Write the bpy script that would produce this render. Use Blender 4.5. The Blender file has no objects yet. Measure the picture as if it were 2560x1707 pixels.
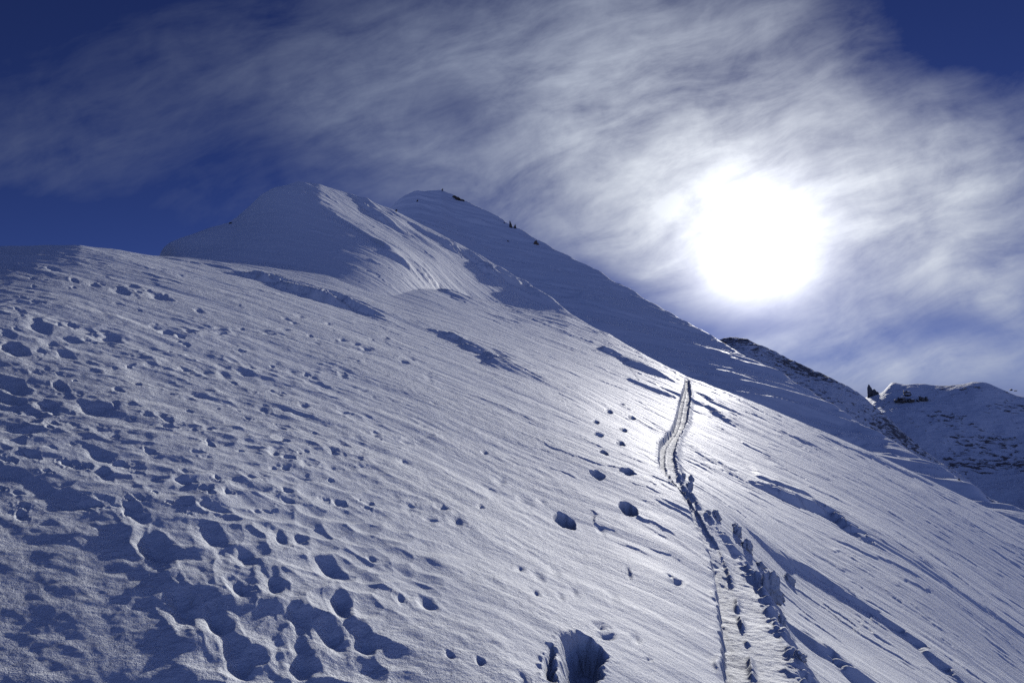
import bpy, bmesh, math, random
import numpy as np
from mathutils import Vector, Matrix, noise as mnoise

sc = bpy.context.scene
rad = math.radians
PI = math.pi

# ------------------------------------------------------------------ camera, sky, sun, exposure
W, H = 2560.0, 1707.0
FPX = 1707.0                       # 24 mm lens on a 36 mm wide sensor
PITCH = rad(5.0)
EYE = 1.8                          # the camera stands 1.8 m above the snow at the origin
cam_d = bpy.data.cameras.new('camera')
cam_d.sensor_width = 36.0
cam_d.lens = 36.0 * FPX / W
cam_d.clip_start = 0.05
cam_d.clip_end = 20000
cam = bpy.data.objects.new('camera', cam_d)
sc.collection.objects.link(cam)
cam.location = (0, 0, EYE)
cam.rotation_euler = (PI / 2 + PITCH, 0, 0)
sc.camera = cam

SUN_AZ = rad(20.0)                 # to the right of the view direction (+Y)
SUN_EL = rad(11.7)
SUN_DIR = Vector((math.sin(SUN_AZ) * math.cos(SUN_EL), math.cos(SUN_AZ) * math.cos(SUN_EL), math.sin(SUN_EL)))
sun_d = bpy.data.lights.new('sun', 'SUN')
sun_d.energy = 4.1
sun_d.angle = rad(0.6)
sun_d.color = (1.0, 0.97, 0.925)
sun = bpy.data.objects.new('sun', sun_d)
sc.collection.objects.link(sun)
sun.rotation_euler = (-SUN_DIR).to_track_quat('-Z', 'Y').to_euler()

sc.view_settings.view_transform = 'Standard'
sc.view_settings.look = 'None'
sc.view_settings.gamma = 1.0
sc.view_settings.use_curve_mapping = False
sc.view_settings.exposure = 0.0
sc.cycles.max_bounces = 4
sc.cycles.diffuse_bounces = 0
sc.cycles.glossy_bounces = 2
sc.cycles.use_denoising = False
sc.cycles.use_adaptive_sampling = False
sc.cycles.denoising_input_passes = 'RGB_ALBEDO_NORMAL'
sc.cycles.sample_clamp_indirect = 2.0
sc.cycles.volume_bounces = 0


class NT:
    """small helper round a node tree"""
    def __init__(s, tree):
        s.t = tree
        s.t.nodes.clear()
    def n(s, kind, **kw):
        nd = s.t.nodes.new(kind)
        for k, v in kw.items():
            setattr(nd, k, v)
        return nd
    def put(s, sock, v):
        if hasattr(v, 'links'):
            s.t.links.new(v, sock)
        elif v is not None:
            sock.default_value = v
    def m(s, op, a, b=None, c=None, clamp=False):
        nd = s.n('ShaderNodeMath', operation=op)
        nd.use_clamp = clamp
        s.put(nd.inputs[0], a); s.put(nd.inputs[1], b)
        if c is not None: s.put(nd.inputs[2], c)
        return nd.outputs[0]
    def vm(s, op, a, b=None, out=0):
        nd = s.n('ShaderNodeVectorMath', operation=op)
        s.put(nd.inputs[0], a)
        if b is not None: s.put(nd.inputs[1], b)
        return nd.outputs[out]
    def comb(s, x, y, z):
        nd = s.n('ShaderNodeCombineXYZ')
        s.put(nd.inputs[0], x); s.put(nd.inputs[1], y); s.put(nd.inputs[2], z)
        return nd.outputs[0]
    def noise(s, vec, scale, detail=4, rough=0.55, dist=0.0, color=False):
        nd = s.n('ShaderNodeTexNoise')
        s.put(nd.inputs['Vector'], vec); nd.inputs['Scale'].default_value = scale
        nd.inputs['Detail'].default_value = detail; nd.inputs['Roughness'].default_value = rough
        nd.inputs['Distortion'].default_value = dist
        return nd.outputs[1 if color else 0]
    def ramp(s, v, lo, hi, a=0.0, b=1.0, smooth=True):
        nd = s.n('ShaderNodeMapRange')
        nd.interpolation_type = 'SMOOTHSTEP' if smooth else 'LINEAR'
        s.put(nd.inputs[0], v)
        nd.inputs[1].default_value = lo; nd.inputs[2].default_value = hi
        nd.inputs[3].default_value = a; nd.inputs[4].default_value = b
        return nd.outputs[0]
    def mix(s, f, a, b):
        nd = s.n('ShaderNodeMix', data_type='RGBA')
        s.put(nd.inputs[0], f); s.put(nd.inputs[6], a); s.put(nd.inputs[7], b)
        return nd.outputs[2]


def pix_dir(px, py):
    cx = (px - W / 2) / FPX
    cy = (H / 2 - py) / FPX
    cp, sp = math.cos(PITCH), math.sin(PITCH)
    return cx, cp - cy * sp, sp + cy * cp


# sky: Nishita with cirrus laid out over directions
world = bpy.data.worlds.new('World')
sc.world = world
world.use_nodes = True
world.cycles.sampling_method = 'MANUAL'
world.cycles.sample_map_resolution = 2048
k = NT(world.node_tree)
sky = k.n('ShaderNodeTexSky', sky_type='NISHITA')
sky.sun_disc = False
sky.sun_elevation = SUN_EL
sky.sun_rotation = SUN_AZ
sky.altitude = 3000
sky.air_density = 0.8
sky.dust_density = 0.0
sky.ozone_density = 3.0
tc = k.n('ShaderNodeTexCoord').outputs['Generated']
dirv = k.vm('NORMALIZE', tc)
sep = k.n('ShaderNodeSeparateXYZ'); k.put(sep.inputs[0], dirv)
dx, dy, dz = sep.outputs
# a gnomonic chart of the southern sky (u to the right, v up): only a way to name directions
yy = k.m('MAXIMUM', dy, 0.08)
U = k.m('DIVIDE', dx, yy)
V = k.m('DIVIDE', dz, yy)
def chart(px, py):
    a, b, c = pix_dir(px, py)
    return a / b, c / b
warp = k.noise(k.comb(U, V, 0.0), 2.6, 3, 0.5, color=True)
wv = k.vm('SUBTRACT', warp, (0.5, 0.5, 0.5))
wsep = k.n('ShaderNodeSeparateXYZ'); k.put(wsep.inputs[0], wv)
UW = k.m('ADD', U, k.m('MULTIPLY', wsep.outputs[0], 0.15))
VW = k.m('ADD', V, k.m('MULTIPLY', wsep.outputs[1], 0.11))
def blob(px, py, rx, ry, ang=0.0, w=1.0):
    """soft patch of cloud round one direction"""
    u0, v0 = chart(px, py)
    a = rad(ang); c, s = math.cos(a), math.sin(a)
    du = k.m('SUBTRACT', UW, u0); dv = k.m('SUBTRACT', VW, v0)
    p = k.m('ADD', k.m('MULTIPLY', du, c), k.m('MULTIPLY', dv, s))
    q = k.m('SUBTRACT', k.m('MULTIPLY', dv, c), k.m('MULTIPLY', du, s))
    p = k.m('DIVIDE', p, rx / FPX); q = k.m('DIVIDE', q, ry / FPX)
    d2 = k.m('ADD', k.m('MULTIPLY', p, p), k.m('MULTIPLY', q, q))
    return k.m('MULTIPLY', k.m('EXPONENT', k.m('MULTIPLY', d2, -1.0)), w)
BLOBS = [  # px, py, half-widths, tilt, weight
    (1850, 430, 620, 330, -12, 0.80), (1450, 300, 520, 260, 20, 0.50), (1250, 90, 460, 190, 10, 0.27),
    (650, 170, 760, 230, 10, 0.23), (250, 430, 560, 130, -4, 0.22), (2400, 560, 400, 330, 25, 0.55),
    (950, 360, 280, 100, -25, 0.30), (2150, 810, 460, 50, 12, 0.30), (2350, 930, 460, 55, 4, 0.55),
    (2540, 800, 170, 60, -35, 0.42), (2450, 430, 280, 160, 20, 0.20), (1650, 560, 320, 160, 0, 0.35),
    (1750, 40, 380, 90, -5, 0.16), (1600, 600, 260, 70, 0, 0.2),
    (1130, 290, 160, 80, 5, -0.30), (480, 420, 280, 80, 5, -0.16), (2440, 60, 440, 220, 30, -0.19),
    (2330, 800, 190, 60, -10, -0.34), (1470, 700, 160, 70, -30, -0.34), (100, 560, 420, 90, 0, -0.22),
    (60, 80, 300, 200, 0, -0.08), (1900, 810, 300, 36, 0, -0.16)]
dens = None
for b in BLOBS:
    o = blob(*b)
    dens = o if dens is None else k.m('ADD', dens, o)
# wisps: stretched noise fanning down to the right, finer streaks on top
def streak(ang, sx, sy, detail, seed, rough=0.6, dist=0.3):
    a = rad(ang); c, s = math.cos(a), math.sin(a)
    p = k.m('ADD', k.m('MULTIPLY', UW, c), k.m('MULTIPLY', VW, s))
    q = k.m('SUBTRACT', k.m('MULTIPLY', VW, c), k.m('MULTIPLY', UW, s))
    return k.noise(k.comb(k.m('MULTIPLY', p, sx), k.m('MULTIPLY', q, sy), seed), 1.0, detail, rough, dist)
n1 = streak(14, 3.2, 9.0, 6, 3.1)
n2 = streak(22, 8.0, 24.0, 7, 7.7, 0.62, 0.25)
n3 = k.noise(k.comb(U, V, 4.0), 7.0, 7, 0.6, 0.4)
tex = k.m('ADD', k.m('ADD', k.m('MULTIPLY', k.m('SUBTRACT', n1, 0.5), 1.2), k.m('MULTIPLY', k.m('SUBTRACT', n2, 0.5), 1.55)),
          k.m('MULTIPLY', k.m('SUBTRACT', n3, 0.5), 1.3))
amt = k.m('ADD', k.m('MULTIPLY', dens, 1.0), k.m('MULTIPLY', tex, k.m('ADD', k.m('MULTIPLY', dens, 0.95), 0.13)))
cover = k.ramp(amt, 0.04, 1.50, 0.0, 1.0, smooth=False)
# forward scattering: the closer to the sun, the brighter the cloud
cosang = k.vm('DOT_PRODUCT', dirv, tuple(SUN_DIR), out=1)
ang = k.m('ARCCOSINE', k.m('MINIMUM', cosang, 0.999999))
def expfall(sig, amp, power=1.0):
    x = k.m('DIVIDE', ang, rad(sig))
    if power != 1.0: x = k.m('POWER', x, power)
    return k.m('MULTIPLY', k.m('EXPONENT', k.m('MULTIPLY', x, -1.0)), amp)
STR = 0.07
glow_c = k.m('ADD', expfall(16, 0.90 / STR), expfall(6.0, 0.30 / STR, 2.0))
cl_b = k.m('ADD', k.m('ADD', glow_c, 0.23 / STR), expfall(50, 0.10 / STR))
cl_col = k.mix(k.ramp(ang, 0.0, rad(40)), (0.95, 0.99, 1.06, 1), (0.72, 0.85, 1.17, 1))
cl_nd = k.vm('SCALE', cl_col); k.put(cl_nd.node.inputs['Scale'], cl_b)
sky_t = k.vm('MULTIPLY', sky.outputs[0], (0.33, 0.31, 0.60))
# unseen sky behind the camera: extra brightness and warmer tint added to fill shadows
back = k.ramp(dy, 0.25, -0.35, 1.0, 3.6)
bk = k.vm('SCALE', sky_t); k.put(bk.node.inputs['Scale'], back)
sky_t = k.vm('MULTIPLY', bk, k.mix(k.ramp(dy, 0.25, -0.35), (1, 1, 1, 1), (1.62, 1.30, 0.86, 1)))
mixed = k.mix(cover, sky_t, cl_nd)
ang0 = ang
ang = k.m('MULTIPLY', ang0, k.m('ADD', 0.85, k.m('MULTIPLY', n3, 0.30)))
core = k.m('ADD', expfall(3.2, 1.9 / STR, 1.5), expfall(7.0, 0.12 / STR, 2.0))
core_v = k.vm('SCALE', (1.0, 0.99, 0.97)); k.put(core_v.node.inputs['Scale'], core)
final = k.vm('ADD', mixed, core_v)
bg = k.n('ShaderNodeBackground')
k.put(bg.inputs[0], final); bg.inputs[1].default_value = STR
k.put(k.n('ShaderNodeOutputWorld').inputs[0], bg.outputs[0])

# ------------------------------------------------------------------ numpy helpers
rng = np.random.RandomState(7)
_tabs = {}
def perlin(x, y, seed=0):
    if seed not in _tabs:
        a = np.random.RandomState(seed + 100).rand(256, 256) * 2 * np.pi
        _tabs[seed] = (np.cos(a).astype(np.float32), np.sin(a).astype(np.float32))
    gx, gy = _tabs[seed]
    xi = np.floor(x); yi = np.floor(y)
    fx = (x - xi).astype(np.float32); fy = (y - yi).astype(np.float32)
    xi = xi.astype(np.int64) & 255; yi = yi.astype(np.int64) & 255
    x1 = (xi + 1) & 255; y1 = (yi + 1) & 255
    ux = fx * fx * fx * (fx * (fx * 6 - 15) + 10); uy = fy * fy * fy * (fy * (fy * 6 - 15) + 10)
    def g(ix, iy, ax, ay): return gx[ix, iy] * ax + gy[ix, iy] * ay
    a = g(xi, yi, fx, fy); b = g(x1, yi, fx - 1, fy)
    c = g(xi, y1, fx, fy - 1); d = g(x1, y1, fx - 1, fy - 1)
    return (a + (b - a) * ux + (c - a) * uy + (a - b - c + d) * ux * uy) * 1.4

def fbm(x, y, oct=4, seed=0, gain=0.5, lac=2.03):
    o = 0; a = 1.0; t = 0
    for i in range(oct):
        o = o + a * perlin(x, y, seed + i); t += a
        x = x * lac + 17.3; y = y * lac + 9.1; a *= gain
    return o / t

def worley(x, y, seed=0):
    rs = np.random.RandomState(seed + 900)
    px = rs.rand(128, 128).astype(np.float32); py = rs.rand(128, 128).astype(np.float32)
    xi = np.floor(x).astype(np.int64); yi = np.floor(y).astype(np.int64)
    fx = (x - xi).astype(np.float32); fy = (y - yi).astype(np.float32)
    f1 = np.full(x.shape, 9.0, np.float32); f2 = f1.copy()
    for i in (-1, 0, 1):
        for j in (-1, 0, 1):
            a = px[(xi + i) & 127, (yi + j) & 127] + i - fx
            b = py[(xi + i) & 127, (yi + j) & 127] + j - fy
            d = a * a + b * b
            n = d < f1
            f2 = np.where(n, f1, np.minimum(f2, d)); f1 = np.where(n, d, f1)
    return np.sqrt(f1), np.sqrt(f2)

def sstep(a, b, x):
    t = np.clip((x - a) / (b - a), 0, 1)
    return t * t * (3 - 2 * t)

class TPS:
    def __init__(s, pts, vals, lam=1e-4):
        s.p = np.array(pts, float); n = len(pts)
        K = s.phi(((s.p[:, None] - s.p[None]) ** 2).sum(-1)) + lam * np.eye(n)
        P = np.c_[np.ones(n), s.p]
        A = np.zeros((n + 3, n + 3)); A[:n, :n] = K; A[:n, n:] = P; A[n:, :n] = P.T
        s.w = np.linalg.solve(A, np.r_[np.array(vals, float), 0, 0, 0])
    @staticmethod
    def phi(d2): return 0.5 * d2 * np.log(np.maximum(d2, 1e-12))
    def __call__(s, a, b):
        sh = a.shape; a = a.ravel(); b = b.ravel(); o = np.empty(a.size)
        for i in range(0, a.size, 200000):
            A = a[i:i + 200000]; B = b[i:i + 200000]
            v = s.w[-3] + s.w[-2] * A + s.w[-1] * B
            for (p, q), w in zip(s.p, s.w):
                v = v + w * s.phi((A - p) ** 2 + (B - q) ** 2)
            o[i:i + 200000] = v
        return o.reshape(sh)

def ang_of(px, py):
    a, b, c = pix_dir(px, py)
    return math.atan2(a, b), c / math.hypot(a, b)

# ------------------------------------------------------------------ the lie of the land
# each height field is told by bearings, elevations and distances from where one stands
TK = 3.0
class Land:
    def __init__(s, ctrl, crest, fall=1.3, lam=2e-4, soft=0.004, rmin=2.0):
        pts, vals = [], []
        cth, cr, ce = [], [], []
        for px, py, r in crest:
            t, e = ang_of(px, py); cth.append(t); cr.append(math.log(r)); ce.append(e)
        for px, py, r in list(ctrl) + list(crest):
            t, e = ang_of(px, py)
            pts.append((t * TK, math.log(r))); vals.append(e + EYE / r)
        s.f = TPS(pts, vals, lam); s.rmin = rmin; s.fall = fall; s.soft = soft
        o = np.argsort(cth); c0 = np.array(cth)[o]
        s.cth = np.linspace(-0.8, 0.8, 3000)
        def smooth(v, sig):
            v = np.interp(s.cth, c0, np.array(v)[o]); n = int(sig * 4)
            kk = np.exp(-0.5 * (np.arange(-n, n + 1) / sig) ** 2)
            return np.convolve(np.pad(v, n, mode='edge'), kk / kk.sum(), mode='valid')
        s.cr = smooth(cr, 22.0); s.ce = smooth(ce, 5.0)
    def crest(s, th):
        return np.interp(th, s.cth, s.cr), np.interp(th, s.cth, s.ce)
    def e(s, th, r):
        tc_ = np.clip(th, -0.74, 0.74)
        lr = np.log(np.maximum(r, s.rmin))
        v = s.f(tc_ * TK, lr)
        w = sstep(0.74, 1.3, np.abs(th))
        v = v * (1 - w) + w * (-0.5 * np.sin(th) + 0.15 * np.cos(th))
        e = v - EYE / r
        lc, ec = s.crest(tc_)
        # meet the crest line exactly, fall away behind it
        base_c = s.f(tc_ * TK, lc) - EYE / np.exp(lc)
        d = np.log(np.maximum(r, 0.01)) - lc
        e = e + (ec - base_c) * np.exp(-(d / 0.35) ** 2)
        cap = ec - s.fall * np.maximum(d, 0) ** 1.5
        cap = np.where(w > 0, cap + 5 * w, cap)
        dd = e - cap
        return 0.5 * (e + cap - np.sqrt(dd * dd + s.soft ** 2)) + s.soft / 2 * np.exp(-np.abs(d) * 3)
    def hit(s, px, py):
        t, e = ang_of(px, py)
        r = np.exp(np.linspace(math.log(0.8), math.log(2000), 3600))
        ee = s.e(np.full(r.shape, t), r)
        i = np.argmax(ee >= e)
        if ee[i] < e: i = int(np.argmax(ee))
        if i > 0 and ee[i] > ee[i - 1]:
            f = min(max((e - ee[i - 1]) / (ee[i] - ee[i - 1]), 0), 1); rr = r[i - 1] + f * (r[i] - r[i - 1])
        else: rr = r[i]
        return np.array((rr * math.sin(t), rr * math.cos(t))), rr, t

shoulder = Land(
    ctrl=[(0, 1707, 3.55), (640, 1707, 3.3), (1280, 1707, 3.5), (1700, 1707, 4.6), (1900, 1707, 5.5), (2200, 1707, 8.8), (2560, 1707, 18),
          (0, 1300, 5.15), (500, 1300, 5.03), (1000, 1350, 5.33), (1400, 1350, 7.2), (1780, 1436, 8.4), (1790, 1285, 12.2), (2000, 1500, 11.5), (2300, 1450, 21), (2560, 1500, 38),
          (0, 1000, 8.3), (500, 1000, 8.95), (1000, 1000, 11.8), (1400, 1000, 20), (1690, 1010, 40), (1660, 1120, 21), (1850, 1200, 23), (2100, 1200, 40), (2300, 1260, 52),
          (0, 800, 12), (500, 800, 15.2), (900, 800, 24), (1200, 800, 47),
          (0, 690, 18.5), (300, 690, 21), (600, 700, 28), (900, 705, 48)],
    crest=[(-300, 640, 29), (0, 616, 29), (100, 614, 29.5), (200, 613, 30), (300, 626, 33), (400, 642, 38), (514, 646, 44), (650, 656, 48), (818, 663, 50), (958, 684, 56),
           (1145, 738, 77), (1300, 772, 86), (1415, 790, 89), (1524, 840, 84),
           (1633, 901, 77), (1720, 945, 69), (1850, 992, 76), (2000, 1056, 86), (2200, 1140, 97), (2400, 1236, 103), (2560, 1312, 106), (2900, 1480, 112)])
summit = Land(
    ctrl=[(514, 662, 45), (650, 672, 46), (818, 679, 46), (958, 700, 49), (1145, 752, 70), (1300, 795, 82),
          (514, 740, 34), (958, 780, 38), (1200, 860, 56), (1415, 880, 70), (395, 680, 56), (380, 720, 60), (300, 760, 56),
          (520, 615, 57), (650, 580, 60), (800, 570, 64), (785, 505, 76), (900, 622, 58), (1000, 655, 61), (900, 540, 84), (1000, 590, 86), (1080, 640, 83), (1200, 700, 92)],
    crest=[(200, 800, 60), (330, 740, 54), (396, 655, 62), (405, 622, 62), (425, 608, 64), (520, 570, 69), (580, 556, 72), (620, 520, 76), (655, 488, 79), (690, 470, 82), (720, 464, 85), (750, 456, 88),
           (800, 462, 93), (880, 486, 99), (985, 528, 110), (1088, 582, 113), (1197, 642, 112), (1306, 713, 108), (1415, 778, 99), (1524, 842, 88), (1700, 960, 76), (2000, 1120, 75)],
    rmin=10)
class Joined:
    """two height fields run together with a soft hollow between them"""
    hit = Land.hit
    def e(s, th, r):
        a = shoulder.e(th, r); b = summit.e(th, r) - 3 * sstep(0.42, 0.9, th) - 3 * sstep(0.56, 0.9, -th) - 2 * (1 - sstep(14, 26, r))
        k_ = 0.004
        return 0.5 * (a + b + np.sqrt((a - b) ** 2 + k_ ** 2)) - k_ / 2 * np.exp(-np.abs(a - b) / k_)
near = Joined()

rear = Land(
    ctrl=[(985, 560, 400), (1200, 690, 310), (1415, 815, 235), (1633, 935, 192), (1850, 1025, 172), (2100, 1130, 160), (2560, 1345, 122),
          (985, 700, 260), (1415, 960, 170), (1850, 1150, 130), (2560, 1500, 90),
          (1150, 560, 468), (1300, 660, 372), (1500, 760, 292), (1700, 870, 240), (1900, 960, 208)],
    crest=[(700, 640, 442), (900, 580, 493), (960, 535, 518), (985, 510, 536), (1010, 490, 552), (1045, 478, 570), (1104, 474, 575), (1165, 502, 547),
           (1250, 546, 510), (1300, 576, 486), (1400, 630, 435), (1500, 683, 391), (1600, 738, 350), (1700, 800, 314), (1800, 857, 282),
           (1900, 908, 255), (2000, 962, 231), (2100, 1026, 211), (2200, 1090, 190), (2300, 1144, 173), (2400, 1203, 158), (2480, 1247, 146), (2560, 1286, 136), (2900, 1450, 119)],
    rmin=60, fall=1.0)
crag = Land(
    ctrl=[(1800, 1000, 608), (2000, 1080, 560), (2200, 1200, 528), (2400, 1300, 496), (2560, 1400, 480), (2560, 1600, 384), (1800, 1200, 416)],
    crest=[(1600, 800, 896), (1760, 856, 864), (1801, 849, 848), (1837, 845, 840), (1870, 851, 824), (1932, 878, 808), (2004, 915, 784), (2066, 940, 768), (2113, 965, 752),
           (2161, 998, 736), (2204, 1034, 720), (2241, 1066, 704), (2277, 1100, 688), (2317, 1136, 672), (2386, 1180, 656), (2480, 1250, 640), (2560, 1292, 624), (2900, 1480, 592)],
    rmin=160, fall=1.0)
far = Land(
    ctrl=[(2100, 1100, 1152), (2300, 1100, 1152), (2560, 1130, 1152), (2200, 1300, 896), (2560, 1330, 896), (2560, 1500, 720), (1900, 1300, 896), (2900, 1300, 896)],
    crest=[(1700, 960, 1600), (2000, 990, 1536), (2150, 1003, 1488), (2166, 992, 1482), (2207, 981, 1472), (2214, 976, 1469), (2222, 959, 1464), (2230, 954, 1462), (2260, 960, 1456), (2295, 957, 1448), (2330, 964, 1440),
           (2370, 966, 1432), (2410, 961, 1424), (2430, 957, 1424), (2460, 958, 1416), (2490, 969, 1408), (2530, 986, 1400), (2560, 992, 1392), (2700, 1010, 1376), (2900, 1060, 1360)],
    rmin=240, fall=0.9)

# ------------------------------------------------------------------ meshes from polar grids
def mesh_object(name, co, quads, mat, attrs=None):
    used = np.unique(quads)
    remap = np.full(len(co), -1, np.int64); remap[used] = np.arange(len(used))
    co = co[used]; q = remap[quads].astype(np.int32)
    me = bpy.data.meshes.new(name)
    me.vertices.add(len(co)); me.vertices.foreach_set('co', co.astype(np.float32).ravel())
    me.loops.add(q.size); me.loops.foreach_set('vertex_index', q.ravel())
    me.polygons.add(len(q))
    me.polygons.foreach_set('loop_start', np.arange(0, q.size, 4, dtype=np.int32))
    me.update(calc_edges=True)
    me.shade_smooth()
    me.materials.append(mat)
    for an, av in (attrs or {}).items():
        at = me.attributes.new(an, 'FLOAT', 'POINT'); at.data.foreach_set('value', av.ravel()[used].astype(np.float32))
    ob = bpy.data.objects.new(name, me)
    sc.collection.objects.link(ob)
    return ob

def structure(ob, label=None):
    ob['kind'] = 'structure'
    if label: ob['label'] = label
    return ob

def grid_quads(nr, nc, wrap=False):
    i = np.arange(nr - 1)[:, None]; j = np.arange(nc if wrap else nc - 1)[None]
    j1 = (j + 1) % nc
    return np.stack([i * nc + j, i * nc + j1, (i + 1) * nc + j1, (i + 1) * nc + j], -1)

# ------------------------------------------------------------------ materials
def new_mat(name):
    m = bpy.data.materials.new(name); m.use_nodes = True
    return m, NT(m.node_tree)

def snow_nodes(k, fine=1.0):
    """white wind-packed snow: grain at several sizes, drawn out along the wind"""
    pos = k.n('ShaderNodeTexCoord').outputs['Object']
    sp = k.n('ShaderNodeSeparateXYZ'); k.put(sp.inputs[0], pos)
    c, s = 0.94, -0.34
    al = k.m('ADD', k.m('MULTIPLY', sp.outputs[0], c), k.m('MULTIPLY', sp.outputs[1], s))
    ac = k.m('SUBTRACT', k.m('MULTIPLY', sp.outputs[1], c), k.m('MULTIPLY', sp.outputs[0], s))
    v = k.comb(k.m('MULTIPLY', al, 0.2), ac, k.m('MULTIPLY', sp.outputs[2], 0.5))
    return pos, v

def make_snow(name):
    m, k = new_mat(name)
    pos, v = snow_nodes(k)
    sc_at = k.n('ShaderNodeAttribute', attribute_name='scoured').outputs['Fac']
    patch_ = k.ramp(k.noise(v, 0.55, 3, 0.6), 0.32, 0.62, 0.35, 1.25)
    def height(scale, det):
        a_ = k.noise(pos, scale, det, 0.68); b_ = k.noise(v, scale, det, 0.68)
        h_ = k.m('ADD', k.m('MULTIPLY', a_, k.m('SUBTRACT', 1.0, sc_at)), k.m('MULTIPLY', b_, sc_at))
        return k.m('MULTIPLY', h_, patch_)
    nrm = None
    for sc_, det, dist, st in ((1.3, 3, 0.16, 0.36), (4.2, 3, 0.055, 0.50), (11.0, 4, 0.026, 0.70), (34.0, 4, 0.013, 0.95), (130.0, 2, 0.005, 1.0)):
        b = k.n('ShaderNodeBump'); b.inputs['Strength'].default_value = st; b.inputs['Distance'].default_value = dist
        k.put(b.inputs['Height'], height(sc_, det) if sc_ < 50 else k.noise(pos, sc_, det, 0.7))
        if nrm is not None: k.put(b.inputs['Normal'], nrm)
        nrm = b.outputs[0]
    p = k.n('ShaderNodeBsdfPrincipled')
    p.inputs['Base Color'].default_value = (0.82, 0.85, 0.89, 1)
    p.inputs['Roughness'].default_value = 0.72
    p.inputs['Specular IOR Level'].default_value = 0.06
    k.put(p.inputs['Normal'], nrm)
    # ice crystals: grains lying every which way, a few of which catch the sun
    vo = k.n('ShaderNodeTexVoronoi'); k.put(vo.inputs['Vector'], pos); vo.inputs['Scale'].default_value = 170.0
    tilt = k.vm('SCALE', k.vm('SUBTRACT', vo.outputs['Color'], (0.5, 0.5, 0.5))); tilt.node.inputs['Scale'].default_value = 1.7
    gl = k.n('ShaderNodeBsdfGlossy'); gl.inputs['Roughness'].default_value = 0.30
    k.put(gl.inputs['Normal'], k.vm('NORMALIZE', k.vm('ADD', nrm, tilt)))
    ms = k.n('ShaderNodeMixShader'); ms.inputs[0].default_value = 0.005
    k.put(ms.inputs[1], p.outputs[0]); k.put(ms.inputs[2], gl.outputs[0])
    k.put(k.n('ShaderNodeOutputMaterial').inputs[0], ms.outputs[0])
    return m
M_SNOW = make_snow('wind_packed_snow')

def make_rocky_snow(name, scale, lo, hi, rock=(0.075, 0.068, 0.062, 1)):
    """snow with rock showing where the steps of the face are blown clear"""
    m, k = new_mat(name)
    at = k.n('ShaderNodeAttribute', attribute_name='rockiness')
    pos = k.n('ShaderNodeTexCoord').outputs['Object']
    st = k.vm('MULTIPLY', pos, (1.0, 1.0, 2.4))
    n = k.noise(st, scale, 8, 0.68, 0.6)
    f = k.m('ADD', n, k.m('MULTIPLY', at.outputs['Fac'], 0.5))
    mask = k.ramp(f, lo, hi)
    rc = k.mix(k.noise(pos, scale * 4, 5, 0.7), tuple(c * 0.55 for c in rock[:3]) + (1,), tuple(c * 1.7 for c in rock[:3]) + (1,))
    col = k.mix(mask, (0.82, 0.845, 0.88, 1), rc)
    b = k.n('ShaderNodeBump'); b.inputs['Strength'].default_value = 0.7; b.inputs['Distance'].default_value = 3.0
    k.put(b.inputs['Height'], k.m('ADD', n, k.m('MULTIPLY', mask, 0.25)))
    p = k.n('ShaderNodeBsdfPrincipled')
    k.put(p.inputs['Base Color'], col); p.inputs['Roughness'].default_value = 0.75
    p.inputs['Specular IOR Level'].default_value = 0.2
    k.put(p.inputs['Normal'], b.outputs[0])
    k.put(k.n('ShaderNodeOutputMaterial').inputs[0], p.outputs[0])
    return m
M_CRAG = make_rocky_snow('crag_face', 0.14, 0.54, 0.60, (0.15, 0.145, 0.15, 1))
M_FAR = make_rocky_snow('far_face', 0.09, 0.58, 0.64, (0.14, 0.125, 0.12, 1))

def make_rock(name, col):
    m, k = new_mat(name)
    pos = k.n('ShaderNodeTexCoord').outputs['Object']
    n = k.noise(pos, 1.6, 8, 0.7, 0.5)
    c = k.mix(k.ramp(n, 0.3, 0.7), tuple(x * 0.6 for x in col) + (1,), tuple(x * 1.6 for x in col) + (1,))
    geo = k.n('ShaderNodeNewGeometry'); s = k.n('ShaderNodeSeparateXYZ'); k.put(s.inputs[0], geo.outputs['Normal'])
    snow = k.ramp(k.m('ADD', s.outputs[2], k.m('MULTIPLY', k.m('SUBTRACT', n, 0.5), 0.5)), 0.72, 0.82)
    c = k.mix(snow, c, (0.8, 0.82, 0.85, 1))
    b = k.n('ShaderNodeBump'); b.inputs['Strength'].default_value = 0.8; b.inputs['Distance'].default_value = 0.3
    k.put(b.inputs['Height'], n)
    p = k.n('ShaderNodeBsdfPrincipled')
    k.put(p.inputs['Base Color'], c); p.inputs['Roughness'].default_value = 0.85
    k.put(p.inputs['Normal'], b.outputs[0])
    k.put(k.n('ShaderNodeOutputMaterial').inputs[0], p.outputs[0])
    return m
M_ROCK_FAR = make_rock('far_grey_rock', (0.13, 0.125, 0.125))
M_ROCK = make_rock('dark_gneiss', (0.06, 0.054, 0.052))
M_ROCK_BROWN = make_rock('brown_gneiss', (0.12, 0.09, 0.072))

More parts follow.
